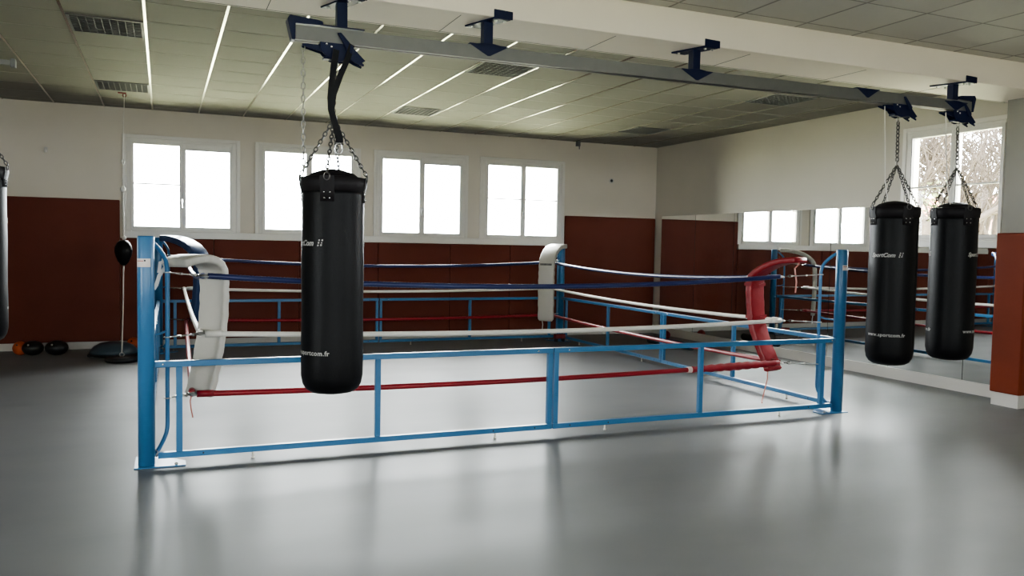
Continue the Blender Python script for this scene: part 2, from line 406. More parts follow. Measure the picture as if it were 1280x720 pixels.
# ------------------------------------------------------------------ wall pads
def pad(a0,a1,z0,z1,label,t=.05):
    o=obj('wall_pad',MB().box((a0+.002,Db-t,z0),(a1-.002,Db-.0005,z1)),M['mat_brown'],bevel=.012)
    return tag(o,label,'wall pad','brown wall pads')
pad(-2.55,-.535,.10,2.012,'tall brown wall pad left of the first window, behind the medicine balls')
pad(-4.56,-2.55,.10,2.012,'tall brown wall pad at the left edge of the view')
xs=[-.535,.66,1.84,3.02,4.17,5.2,6.19]
nm=['brown low wall pad under the first window, behind the two left ring posts','brown low wall pad between the first and second windows','brown low wall pad under the second window, behind the nearest punching bag',
    'brown low wall pad under the left pane of the third window','brown low wall pad between the third and fourth windows','brown low wall pad under the fourth window, behind the far right ring post']
for i in range(6): pad(xs[i],xs[i+1],.10,1.503,nm[i])
pad(6.195,7.965,.10,2.012,'tall brown wall pad filling the corner right of the last window')
# pillar pad
pp=thing('pillar_pad','reddish brown vinyl pad wrapped round the white pillar at the right edge','pillar pad',(7.645,5.46,.13))
obj('side_panel',MB().box((7.625,5.30,.131),(7.659,5.61,1.712)),M['mat_brown2'],pp,bevel=.012)
obj('front_panel',MB().box((7.64,5.295,.131),(7.985,5.333,1.712)),M['mat_brown2'],pp,bevel=.012)

# mirrors
ys=[12.105,11.12,10.135,9.15,8.165,7.18]
mn=['tall wall mirror nearest the corner','second tall wall mirror from the corner, reflecting a brown pad','third tall wall mirror from the corner, reflecting the first pair of panes','fourth tall wall mirror from the corner, behind the near right ring post','tall wall mirror behind the left one of the two right bags']
def mirror(y0,y1,z1,label):
    o=obj('wall_mirror',MB().box((Xr-.012,min(y0,y1)+.0035,.131),(Xr-.004,max(y0,y1)-.0035,z1)),M['mirror'])
    tag(o,label,'mirror','wall mirrors')
    return o
for i in range(5): mirror(ys[i],ys[i+1],2.05,mn[i])
mirror(7.18,6.19,1.56,'low wall mirror under the right window, between the two right bags')
mirror(6.19,5.62,1.56,'narrow low wall mirror under the right window beside the padded pillar')
struct('trim_7',MB().box((Xr-.0035,5.6,.1305),(Xr+.001,12.105,1.56)).box((Xr-.0035,7.17,1.56),(Xr+.001,12.11,2.05)),M['gasket'])

# ------------------------------------------------------------------ ceiling fixtures
def light_fix(ix,iy,label):
    x0=TX+ix*TS; y0=TY+iy*TS; L=TS
    t=thing('ceiling_light',label,'ceiling light',(x0+L/2,y0+L/2,Hc-.012),0,'recessed ceiling lights')
    f=MB(); a,b,c,d=x0+.014,x0+L-.014,y0+.008,y0+L-.008; z0,z1=Hc-.012,Hc-.0005; w=.02
    f.box((a,c,z0),(a+w,d,z1)).box((b-w,c,z0),(b,d,z1)).box((a+w,c,z0),(b-w,c+w,z1)).box((a+w,d-w,z0),(b-w,d,z1))
    obj('frame',f,M['louvre'],t)
    q=MB(); q.box((a+w,c+w,Hc-.003),(b-w,d-w,Hc-.0006))
    n=9
    for i in range(1,n):
        x=a+w+(b-a-2*w)*i/n; y=c+w+(d-c-2*w)*i/n
        q.box((x-.003,c+w,Hc-.011),(x+.003,d-w,Hc-.003)); q.box((a+w,y-.003,Hc-.011),(b-w,y+.003,Hc-.003))
    obj('louvre',q,M['louvre'],t)
    return t
p1=light_fix(0,0,'unlit grey ceiling light at the upper left, nearest the beam')
def cp(src,ix,iy,label):
    c=copy_tree(src); c.location=(TX+(ix+.5)*TS,TY+(iy+.5)*TS,Hc-.012); c['label']=label; return c
cp(p1,0,5,'unlit grey ceiling light above the hanging double-end ball')
cp(p1,6,0,'unlit grey ceiling light behind the second blue rail bracket')
cp(p1,6,5,'unlit grey ceiling light above the third back window')
cp(p1,12,0,'unlit grey ceiling light beside the right end of the grey rail')
cp(p1,12,5,'unlit grey ceiling light near the far right corner')

# small wall things
s=thing('motion_sensor','small white motion sensor high on the back wall, left of the first window','sensor',(-1.40,Db,2.60))
obj('housing',MB().box((-1.425,Db-.05,2.60),(-1.385,Db,2.67)),M['base'],s,bevel=.01)
obj('lens',MB().ball((-1.405,Db-.05,2.615),.022),M['pvc'],s)
s=thing('wall_dial','small dark round fitting on the back wall between the last window and the corner','wall fitting',(7.08,Db,2.60))
obj('rim',MB().torus((7.08,Db-.008,2.637),.034,.012,(0,1,0)),M['base'],s)
obj('face',MB().ball((7.08,Db-.006,2.637),.032,sc=(1,.5,1)),M['ink'],s)
s=obj('junction_box',MB().box((6.38,Db-.06,3.18),(6.44,Db,3.256)).box((6.42,Db-.05,3.13),(6.435,Db-.04,3.18)),M['louvre']); tag(s,'small grey box under the ceiling above the last back window','box')
for (y0,y1,z0,z1,l) in ((6.05,5.66,3.125,3.121,'upper dark cable above the right window'),(5.86,5.64,3.068,3.08,'lower short dark cable above the right window')):
    tag(obj('wall_cable',MB().tube([(Xr-.012,y0,z0),(Xr-.01,(y0+y1)/2,(z0+z1)/2),(Xr-.012,y1,z1)],.011,8),M['ink']),l,'cable','dark cables by the beam')

# ------------------------------------------------------------------ rail with brackets
RY=5.27
def rz(x): return 2.832+.006*(x-.75)          # top of rail
RA,RB=.755,6.70
RH=.088
rail=thing('bag_rail','long grey steel rail hung under the ceiling beam, carrying three punching bags','rail',(RA,RY,2.75))
def sloped(mb): # shear z by slope
    mb.v=[Vector((p.x,p.y,p.z+.006*(p.x-.75))) for p in mb.v]; return mb
f=MB(); w=.04; zt=2.832; zb=zt-RH
f.box((RA,RY-w,zt-.006),(RB,RY+w,zt)); f.box((RA,RY-w,zb),(RA+0+RB-RA,RY-w+.006,zt-.006)); f.box((RA,RY+w-.006,zb),(RB,RY+w,zt-.006))
f.box((RA,RY-w+.006,zb),(RB,RY-.012,zb+.006)); f.box((RA,RY+.012,zb),(RB,RY+w-.006,zb+.006))
obj('rail_profile',sloped(f),M['galv'],rail)
for xe,s in ((RA,-1),(RB,1)):
    # hooked end cap: leg over the top and sloped plate down the end
    poly=[(xe-s*.17,zt+.012),(xe-s*.165,zt+.034),(xe-s*.14,zt+.042),(xe+s*.035,zt+.055),(xe+s*.05,zt+.03),(xe+s*.022,zb-.005),(xe+s*.002,zb-.005),(xe+s*.002,zt+.008)]
    obj('end_cap',sloped(MB().prism(poly,'Y',RY-w-.006,RY+w+.006)),M['navy'],rail,bevel=.004,seg=1)
def make_bracket(vee=True):
    t=thing('rail_bracket','x','bracket',(0,RY,BZ))
    z=BZ; zr=2.846
    # skewed top plate bolted to the beam soffit and its front ear
    obj('top_plate',MB().prism([(-.105,RY+.16),(.02,RY+.16),(.125,RY-.125),(0.0,RY-.125)],'Z',z-.012,z),M['navy'],t,bevel=.003,seg=1)
    obj('front_ear',MB().prism([(-.0,z+.05),(.135,z+.045),(.135,z-.01),(.0,z-.012)],'Y',RY-.135,RY-.125),M['navy'],t,bevel=.003,seg=1)
    obj('post',MB().box((-.033,RY-.033,zr),(.033,RY+.033,z-.012)),M['navy'],t,bevel=.004)
    c=MB()
    for s in (-1,1):
        if not vee: break
        y=RY+s*(w+.004); c.prism([(-.135,zr-.004),(-.03,zr+.012),(.03,zr+.012),(.135,zr-.004),(.12,zr-.012),(0.008,zr-.072),(-.008,zr-.072),(-.12,zr-.012)],'Y',y-.004,y+.004)
    c.box((-.14,RY-w-.008,zr-.004),(.14,RY+w+.008,zr+.004))
    obj('clamp',c,M['navy'],t,bevel=.002,seg=1)
    for (x,y) in ((-.06,RY+.12),(.05,RY+.12),(.03,RY-.09),(.095,RY-.09)):
        obj('bolt',MB().ball((x,y,z-.013),.011,8,6),M['steel'],t)
    return t
br0=make_bracket(False); br=make_bracket()
lab=['first blue rail bracket, above the nearest punching bag','second blue rail bracket from the left, alone at the middle of the rail','third blue rail bracket from the left, alone at the middle of the rail','blue rail bracket at the right end, above the rightmost bag']
for i,x in enumerate((1.043,2.03,3.725,6.50)):
    o=br0 if i==0 else (br if i==1 else copy_tree(br))
    o.location=(x,RY,BZ+.0); o['label']=lab[i]; o['group']='blue rail brackets'
    # follow the slope of the rail
    o.location.z=BZ
c=MB()
for s in (-1,1):
    y=RY+s*(w+.004); z=rz(5.45)+.004
    c.prism([(5.45-.125,z),(5.45+.125,z),(5.45+.10,z-.012),(5.458,z-.070),(5.442,z-.070),(5.45-.10,z-.012)],'Y',y-.004,y+.004)
c.box((5.32,RY-w-.008,z),(5.58,RY+w+.008,z+.006))
tag(obj('rail_splice_clamp',c,M['navy'],bevel=.002,seg=1),'blue triangular clamp on the rail, left of the two right bags','clamp')

# trolleys
def make_trolley():
    t=thing('rail_trolley','x','trolley',(0,RY,0))
    # z=0 is underside of the rail
    poly=[(-.125,.0),(-.125,-.045),(-.10,-.075),(-.055,-.105),(-.02,-.112),(.03,-.104),(.07,-.098),(.10,-.112),(.148,-.128),(.152,-.115),(.135,-.106),(.16,-.092),(.085,-.02),(.07,0)]
    sp=MB()
    for s in (-1,1): sp.prism(poly,'Y',RY+s*.036-.004,RY+s*.036+.004)
    sp.box((-.10,RY-.032,-.10),(.06,RY+.032,-.085))
    obj('side_plate',sp,M['navy'],t,bevel=.002,seg=1)
    tip=MB().prism([(-.235,-.022),(-.23,-.034),(-.115,-.062),(-.115,-.020),(-.20,-.018)],'Y',RY-.030,RY-.022).prism([(-.235,-.022),(-.23,-.034),(-.115,-.062),(-.115,-.020),(-.20,-.018)],'Y',RY+.022,RY+.030)
    obj('tip_plate',tip,M['navy'],t,bevel=.002,seg=1)
    lv=MB().prism([(-.022,.062),(.002,.066),(.082,-.018),(.075,-.06),(.045,-.05)],'Y',RY-.056,RY-.046)
    obj('lock_lever',lv,M['navy'],t,bevel=.003,seg=1)
    for (x,z) in ((-.085,-.012),(-.055,-.026),(.052,-.022)):
        obj('bolt',MB().ball((x,RY-.042,z),.009,8,6),M['chrome'],t)
    for s in (-1,1):
        wl=MB().tube([(s*.06-.02,RY-.03,.018),(s*.06-.02,RY+.03,.018)],.016,12); obj('wheel',wl,M['darksteel'],t)
    obj('eye',MB().torus((-.02,RY,-.128),.018,.005,(0,1,0),16,6),M['steel'],t)
    return t
tr=make_trolley()
trx=[1.03,5.875,6.605]
tl=['blue trolley on the rail holding the nearest punching bag','blue trolley on the rail holding the left one of the two right bags','blue trolley at the right end of the rail holding the rightmost bag']
for i,x in enumerate(trx):
    o=tr if i==0 else copy_tree(tr)
    o.location=(x,RY,rz(x)-RH); o['label']=tl[i]; o['group']='blue rail trolleys'

# ------------------------------------------------------------------ punching bags
BR,BH=.195,1.375
def text_mesh(body,size,shear=0,offset=0,space=1.0):
    cu=bpy.data.curves.new('txt','FONT'); cu.body=body; cu.size=size; cu.shear=shear; cu.offset=offset; cu.space_character=space; cu.resolution_u=3
    o=bpy.data.objects.new('txt',cu); COL.objects.link(o)
    bpy.context.view_layer.update()
    dg=bpy.context.evaluated_depsgraph_get(); me=bpy.data.meshes.new_from_object(o.evaluated_get(dg))
    bm=bmesh.new(); bm.from_mesh(me)
    # slice finely in x so that the letters can wrap round the bag
    xs=[v.co.x for v in bm.verts]; x0,x1=min(xs),max(xs); st=size*.25; x=x0+st
    while x<x1:
        bmesh.ops.bisect_plane(bm,geom=bm.verts[:]+bm.edges[:]+bm.faces[:],plane_co=(x,0,0),plane_no=(1,0,0)); x+=st
    vs=[v.co.copy() for v in bm.verts]; bm.verts.index_update(); fs=[[v.index for v in f.verts] for f in bm.faces]
    bm.free(); COL.objects.unlink(o); bpy.data.objects.remove(o); bpy.data.curves.remove(cu); bpy.data.meshes.remove(me)
    return vs,fs,x0,x1
def wrap(vs,fs,x0,x1,ang0,z,width,R):
    k=width/(x1-x0)
    mb=MB(); out=[]
    for p in vs:
        a=ang0+((p.x-x0)*k-width/2)/R; out.append((R*math.cos(a),R*math.sin(a),z+p.y*k))
    return mb.add(out,fs)
TXT=text_mesh('SportCom',.06,.35,.0022,1.0); URL=text_mesh('www.sportcom.fr',.045,0,.0013,1.12)
def make_bag():
    t=thing('punching_bag','x','punching bag',(0,0,0))
    prof=[(.0,.0),(.09,.003),(.135,.012),(.165,.032),(.185,.065),(BR,.115)]+[(BR+.0015*math.sin(i*1.3),.115+i*.115) for i in range(1,11)]+[(BR,1.30)]
    obj('bag_body',MB().lathe(prof,seg=56),M['leather'],t)
    rim=[(BR-.004,1.285),(BR+.006,1.29),(BR+.012,1.335),(BR+.010,1.375),(BR-.006,1.378),(BR-.008,1.30)]
    obj('rim',MB().lathe(rim,seg=56),M['leather_top'],t)
    obj('lid',MB().lathe([(BR-.006,1.35),(BR-.03,1.378),(.13,1.405),(.07,1.425),(.02,1.432),(.0,1.433)],seg=48),M['leather_top'],t)
    ta=math.radians(47)
    for k in range(4):
        a=ta+k*PI/2; R=Matrix.Rotation(a,4,'Z')
        tabm=MB()
        n=6; vs=[];fs=[]
        for i in range(n+1):
            b=(i/n-.5)*.085/BR
            for (rr,zz) in ((BR+.016,1.378),(BR+.017,1.33),(BR+.006,1.285),(BR+.004,1.22),(BR-.004,1.22)):
                vs.append((rr*math.cos(b),rr*math.sin(b),zz))
        for i in range(n):
            for j in range(4): fs.append((i*5+j,(i+1)*5+j,(i+1)*5+j+1,i*5+j+1))
        tabm.add(vs,fs,True).xf(R)
        to=obj('hanging_tab',tabm,M['leather_top'],t)
        for (b,zz) in ((-.095,1.275),(.095,1.275),(-.085,1.24),(.085,1.24)):
            rr=BR+.006; obj('rivet',MB().ball((rr*math.cos(b),rr*math.sin(b),zz),.006,8,6).xf(R),M['chrome'],to)
        dr=MB().torus((BR+.017,0,1.372),.018,.0042,(1,0,0),18,6,stretch=1.25).xf(R)
        obj('ring',dr,M['darksteel'],to)
        top=Vector((0,0,1.745)); bot=R@Vector((BR+.012,0,1.395))
        obj('chain',MB().chain(bot,top+(bot-top)*.02,.04,.0105,.0042),M['darksteel'],t)
    obj('ring',MB().torus((0,0,1.755),.02,.0055,(0,1,0),16,6),M['steel'],t)
    for k in range(2):
        a=k*PI; lg=MB()
        obj('logo_print',wrap(*TXT,a-.15,.945,.21,BR+.0022),M['print'],t)
        # slanted dots after the word
        for (du,dz,s) in ((.135,.034,.009),(.131,.018,.009),(.127,.002,.009),(.155,.034,.009),(.151,.018,.007),(.147,.004,.010)):
            vs=[]
            for (i,j) in ((-1,-1),(1,-1),(1.35,1),(-.65,1)):
                b=a-.12+(du+i*s*.55)/BR; vs.append(((BR+.0022)*math.cos(b),(BR+.0022)*math.sin(b),.945+dz+j*s*.55))
            lg.add(vs,[(0,1,2,3)])
        obj('logo_mark',lg,M['print'],t)
        obj('web_address_print',wrap(*URL,a+.08,.262,.335,BR+.0022),M['print'],t)
    return t
bag=make_bag()
spec=[(1.0,5.27,.53,-58,'nearest black punching bag, hanging low in front of the ring, lettering turned to the left'),
      (5.862,5.27,.515,-16,'black punching bag near the right wall with its lettering facing us, left of a pair'),
      (6.60,5.27,.533,76,'rightmost black punching bag, beside the padded pillar, lettering turned away'),
      (-1.325,7.5,.66,115,'black punching bag cut off by the left edge of the picture')]
for i,(x,y,z,ph,l) in enumerate(spec):
    o=bag if i==0 else copy_tree(bag)
    o.location=(x,y,z); o.rotation_euler=(0,0,math.atan2(-y,-x)+math.radians(ph)); o['label']=l; o['group']='black punching bags'
# hanging chains above each bag's ring
def hchain(name,a,b,label,L=.036,w=.0095,r=.0034,m='steel'):
    return tag(obj(name,MB().chain(a,b,L,w,r),M[m]),label,'chain')
def ztr(i): return rz(trx[i])-RH-.145
hchain('hanging_chain',(1.01,RY,ztr(0)),(1.0,RY,2.315),'short dark chain between the trolley and the nearest bag, beside the black strap',m='darksteel')
hchain('hanging_chain',(5.855,RY,ztr(1)),(5.862,RY,2.29),'chain holding the left one of the two right bags',L=.05,w=.014,r=.0055,m='darksteel')
hchain('hanging_chain',(6.585,RY,ztr(2)),(6.60,RY,2.308),'chain holding the rightmost bag',L=.05,w=.014,r=.0055,m='darksteel')
hchain('hanging_chain',(-1.325,7.5,2.76),(-1.325,7.5,2.44),'chain holding the bag at the left edge of the picture')
M['grey_chain']=mat('dull_chain',(.35,.34,.32),.45,metal=.8)
hchain('loose_chain',(.806,RY,2.722),(.815,RY+.02,1.94),'long pale loose chain hanging left of the nearest bag',L=.05,w=.012,r=.004,m='grey_chain')
for (x,i,xb) in ((5.66,1,5.62),(6.39,2,6.36)):
    pts=[(x,RY-.03,rz(x)-RH-.03),(x-.01,RY-.06,2.4),(xb+.005,RY-.10,2.1),(xb,RY-.14,1.93)]
    tag(obj('pull_cord',MB().tube(pts,.0045,6),M['cord']),['','thin pale cord hanging from the trolley of the left one of the two right bags','thin pale cord hanging from the trolley of the rightmost bag'][i],'cord','pale pull cords')
# black lifting strap over first trolley
st=thing('lifting_strap','black webbing strap looped over the trolley above the nearest bag','strap',(1.0,RY,2.1))
sp1=[(1.10,RY-.05,2.745),(1.075,RY-.055,2.66),(1.03,RY-.05,2.55),(.99,RY-.045,2.43),(.978,RY-.04,2.33),(1.0,RY-.045,2.24),(1.02,RY-.05,2.15),(1.02,RY-.05,2.125)]
sp2=[(1.0,RY-.065,2.70),(.985,RY-.066,2.60),(.975,RY-.06,2.5),(.968,RY-.055,2.4),(.972,RY-.05,2.33),(.995,RY-.052,2.25),(1.028,RY-.055,2.16),(1.03,RY-.055,2.125)]
obj('webbing',MB().ribbon(sp1,.038,.006,(1,.35,0)).ribbon(sp2,.04,.006,(1,.2,0)),M['web'],st)
obj('shackle',MB().torus((1.022,RY-.05,2.09),.024,.006,(0,1,0),18,6,stretch=1.5),M['steel'],st)
obj('shackle_pin',MB().tube([(.992,RY-.05,2.118),(1.052,RY-.05,2.118)],.006,8),M['darksteel'],st)
# second rail carrying the left bag
r2=thing('bag_rail','grey steel rail end under the ceiling at the left edge of the picture','rail',(-3.5,7.5,2.83))
obj('rail_profile',MB().box((-6.2,7.475,2.83),(-1.09,7.525,2.868)),M['galv'],r2)
obj('end_cap',MB().box((-1.09,7.465,2.815),(-1.055,7.535,2.88)),M['louvre'],r2,bevel=.006)
for x in (-2.2,-5.2): obj('hanger',MB().box((x-.02,7.48,2.868),(x+.02,7.52,Hc)),M['louvre'],r2)
obj('hook',MB().torus((-1.325,7.5,2.80),.035,.005,(1,0,0),16,6),M['steel'],r2)

# ------------------------------------------------------------------ boxing ring
RX0,RY0,RTH,RL,HP=-.1035,5.8349,math.radians(-.4633),5.902,1.517
def ring(u,v,z=0):
    return Vector((RX0+u*math.cos(RTH)-v*math.sin(RTH),RY0+u*math.sin(RTH)+v*math.cos(RTH),z))
corners=[((0,0),0),((RL,0),PI/2),((RL,RL),PI),((0,RL),-PI/2)]   # NL NR FR FL
cn=['near left','near right','far right','far left']
def make_post():
    t=thing('ring_post','x','ring post',(0,0,0))
    obj('pole',MB().lathe([(.0,.008),(.052,.008),(.052,1.505),(.047,HP),(.0,HP)],seg=32),M['blue'],t)
    obj('base_plate',MB().prism([(-.075,-.075),(.24,-.075),(.24,.04),(.04,.24),(-.075,.24)],'Z',.0005,.009),M['blue'],t,bevel=.002,seg=1)
    D=[(.04,1.485),(.075,1.462),(.11,1.432),(.145,1.395),(.168,1.358),(.178,1.31),(.18,1.25),(.18,.75),(.18,.26),(.178,.22),(.168,.185),(.145,.145),(.11,.10),(.075,.068),(.045,.055)]
    q=.70711
    obj('tension_tube',MB().tube([(d*q,d*q,z) for d,z in D],.0145,12),M['blue'],t)
    obj('stay_rod',MB().tube([(.03,.03,.86),(.09,.09,.868),(.127,.127,.885)],.008,8),M['blue'],t)
    for (x,y) in ((.18,-.04),(-.04,.18)): obj('bolt',MB().ball((x,y,.012),.012,8,6),M['steel'],t)
    obj('lower_bolt',MB().ball((.06,.045,.06),.014,8,6,).torus((.055,.03,.075),.02,.004,(1,1,0)),M['steel'],t)
    return t
post=make_post(); posts=[]
pl=['near left round blue ring post with a pale sticker on its upper part','near right round blue ring post with a small sticker, right of the red pad','far right round blue ring post behind a white corner pad','far left round blue ring post beside the dark blue corner pad']
for i,((u,v),r) in enumerate(corners):
    o=post if i==0 else copy_tree(post)
    o.location=ring(u,v,0); o.rotation_euler=(0,0,r+RTH); o['label']=pl[i]; o['group']='blue ring posts'; posts.append(o)
def sticker(o,rot,ang0,ang1,z0,z1,name='sticker'):
    # curved label on a post, angles in the world turned back into the post's own frame
    mb=MB(); n=8; R=.0532; vs=[];fs=[]
    for i in range(n+1):
        a=ang0+(ang1-ang0)*i/n-rot; vs+=[(R*math.cos(a),R*math.sin(a),z0),(R*math.cos(a),R*math.sin(a),z1)]
    for i in range(n): fs.append((2*i,2*i+2,2*i+3,2*i+1))
    mb.add(vs,fs,True)
    ORG[o.name]=Vector((0,0,0))
    s=obj(name,mb,M['sticker'],o); s['label']='pale paper sticker'
    w=ang1-ang0
    def patch(a0,a1,b0,b1,m,nm):
        mb=MB();vs=[];fs=[];R2=.0536
        for i in range(5):
            a=ang0+w*(a0+(a1-a0)*i/4)-rot; vs+=[(R2*math.cos(a),R2*math.sin(a),z0+(z1-z0)*b0),(R2*math.cos(a),R2*math.sin(a),z0+(z1-z0)*b1)]
        for i in range(4): fs.append((2*i,2*i+2,2*i+3,2*i+1))
        mb.add(vs,fs,True); ORG[s.name]=Vector((0,0,0)); obj(nm,mb,M[m],s)
    patch(.08,.56,.66,.76,'sticker_red','red_mark'); patch(.60,.70,.66,.86,'ink','dark_mark'); patch(.1,.6,.42,.5,'sticker','pale_mark')
    return s
def face(o): return math.atan2(-o.location.y,-o.location.x)
sticker(posts[0],RTH,face(posts[0])-1.35,face(posts[0])+.55,1.315,1.37)
sticker(posts[1],PI/2+RTH,face(posts[1])+.15,face(posts[1])+1.35,1.325,1.373)

# barrier sections
SL=RL/2-.055
def make_section():
    t=thing('ring_barrier','x','barrier',(0,0,0))
    s=.04; zt,zb=.674,.066
    obj('top_rail',MB().box((0,-s/2,zt-s/2),(SL,s/2,zt+s/2)),M['blue'],t,bevel=.004)
    obj('bottom_rail',MB().box((.02,-s/2,zb-s/2),(SL,s/2,zb+s/2)),M['blue'],t,bevel=.004)
    for x in (.15,1.49,SL-.0225):
        obj('upright',MB().box((x-.02,-s/2+.001,zb+s/2),(x+.02,s/2-.001,zt-s/2)),M['blue'],t,bevel=.003,seg=1)
    for x in (.05,SL-.13):
        obj('bolt',MB().ball((x,-s/2-.001,zt),.008,8,6).ball((x,s/2+.001,zt),.008,8,6),M['chrome'],t)
    for x in (SL-.15,SL-.5,.3):
        obj('bolt_hole',MB().ball((x,-s/2,zb),.006,8,6,sc=(1,.3,1)).ball((x,s/2,zb),.006,8,6,sc=(1,.3,1)),M['ink'],t)
    for x in (.62,SL-.48):
        obj('foot',MB().lathe([(.012,.0),(.012,.01),(.007,.012),(.007,.047)],(x,0,0),12),M['pvc'],t)
    return t
sec=make_section()
sides=[('near side of the ring',(0,0),(1,0),'left','right'),('right side of the ring',(RL,0),(0,1),'near','far'),('far side of the ring',(RL,RL),(-1,0),'right','left'),('left side of the ring',(0,RL),(0,-1),'far','near')]
first=True
for (nm,(u,v),(du,dv),e0,e1) in sides:
    ang=math.atan2(dv,du)+RTH
    for half in (0,1):
        o=sec if first else copy_tree(sec); first=False
        d=.05 if half==0 else RL-.05
        o.location=ring(u+du*d,v+dv*d,0); o.rotation_euler=(0,0,ang+(PI if half else 0))
        o['label']='low blue tube barrier on the %s, %s half'%(nm,(e0,e1)[half]); o['group']='blue ring barriers'
        o['category']='barrier'
# floor edge strip: thin dark joint round the ring floor

# ropes
LV=[(1.25,'blue'),(.85,'white'),(.43,'red')]
INS=[[(.36,.29),(.34,.28),(.285,.22)],[(.38,.36),(.36,.35),(.42,.285)],[(.35,.35),(.35,.35),(.35,.35)],[(.33,.33),(.31,.31),(.33,.33)]]
ZZ=[[1.245,.838,.425],[1.25,.832,.438],[1.25,.85,.44],[1.262,.86,.45]]
def cpt(c,l):
    a=INS[c][l]; (u,v),_=corners[c]
    return ring(u+(a[0] if u==0 else -a[0]), v+(a[1] if v==0 else -a[1]), ZZ[c][l])
sideidx=[(0,1,'near'),(1,2,'right'),(3,2,'far'),(0,3,'left')]
SAG=[.085,.045,.032]
def rope(a,b,r,sag,strands,pitch,n):
    mb=MB(); L=(b-a).length; pts=[]
    for i in range(n+1):
        t=i/n; p=a.lerp(b,t); p.z-=4*sag*t*(1-t); pts.append(p)
    if strands:
        def rf(i,th):
            x=L*i/n; return r*(.92+.13*abs(math.cos(strands/2*(th+2*PI*x/pitch))))
        mb.tube(pts,r,12,rfun=rf)
    else: mb.tube(pts,r,14)
    return mb
lvname=['top','middle','bottom']; coln=['navy blue','white','red']; matn=['rope_blue','rope_white','rope_red']
for l in range(3):
    for (c0,c1,sn) in sideidx:
        a,b=cpt(c0,l),cpt(c1,l); n=420 if l!=1 else 40
        if sn!='near' and l!=1: n=300
        t=thing('ring_rope','%s %s rope along the %s side of the boxing ring'%(coln[l],lvname[l],sn),'rope',a,0,'ring ropes')
        d=(b-a).normalized()
        obj('rope_length',rope(a+d*.03,b-d*.03,.021 if l!=1 else .019,SAG[l],4 if l!=1 else 0,.11,n),M[matn[l]],t)
        for p,s in ((a,1),(b,-1)):
            obj('eye',MB().torus(p+d*s*.012,.026,.007,(d.y*.2,-d.x*.2,1),18,6),M['steel'],t)
            if l!=0: obj('end_sleeve',MB().tube([p+d*s*.03,p+d*s*.14],.024,12),M[matn[l]],t)
        if l==2 and sn=='near':
            m=MB(); q=[]
            for i in range(30):
                s=.80+.19*i/29; p=a.lerp(b,s); p.z-=4*SAG[2]*s*(1-s); q.append(p)
            m.tube(q,[.026+.010*max(0,math.sin(i/29*PI))+.004*math.sin(i*2.1) for i in range(30)],12); o=obj('cloth_wrap',m,M['rope_wrap'],t)
            q=[]
            for s in (.795,.806): p=a.lerp(b,s); p.z-=4*SAG[2]*s*(1-s); q.append(p)
            obj('tape',MB().tube(q,.028,12),M['tape'],t)
# turnbuckles from tension tube to rope eyes
for c in range(4):
    (u,v),_=corners[c]; k=.1273; base=ring(u+(k if u==0 else -k),v+(k if v==0 else -k))
    for l in range(3):
        e=cpt(c,l); s=base.copy(); s.z=ZZ[c][l]+(.03 if l==0 else 0.0)
        t=thing('turnbuckle','steel turnbuckle holding the %s rope to the %s ring post'%(lvname[l],cn[c]),'turnbuckle',s,0,'rope turnbuckles')
        d=(e-s); D=d.length; d.normalize()
        obj('clevis',MB().torus(s,.021,.0045,(0,0,1),18,6),M['steel'],t)
        a0=s+d*.02; a1=s+d*D*.36; a2=s+d*D*.74; a3=e-d*.022
        obj('hook_rod',MB().tube([a0,a1],.005,8),M['steel'],t)
        perp=d.cross(Vector((0,0,1))).normalized()
        q=MB()
        for sg in (-1,1): q.tube([a1+perp*.011*sg,a2+perp*.011*sg],.0045,8)
        q.bar(a1-d*.008,a1+d*.008,.03,.014); q.bar(a2-d*.008,a2+d*.008,.03,.014)
        obj('frame',q,M['steel'],t)
        obj('chain',MB().chain(a2,a3,.04,.010,.0038),M['darksteel'],t)

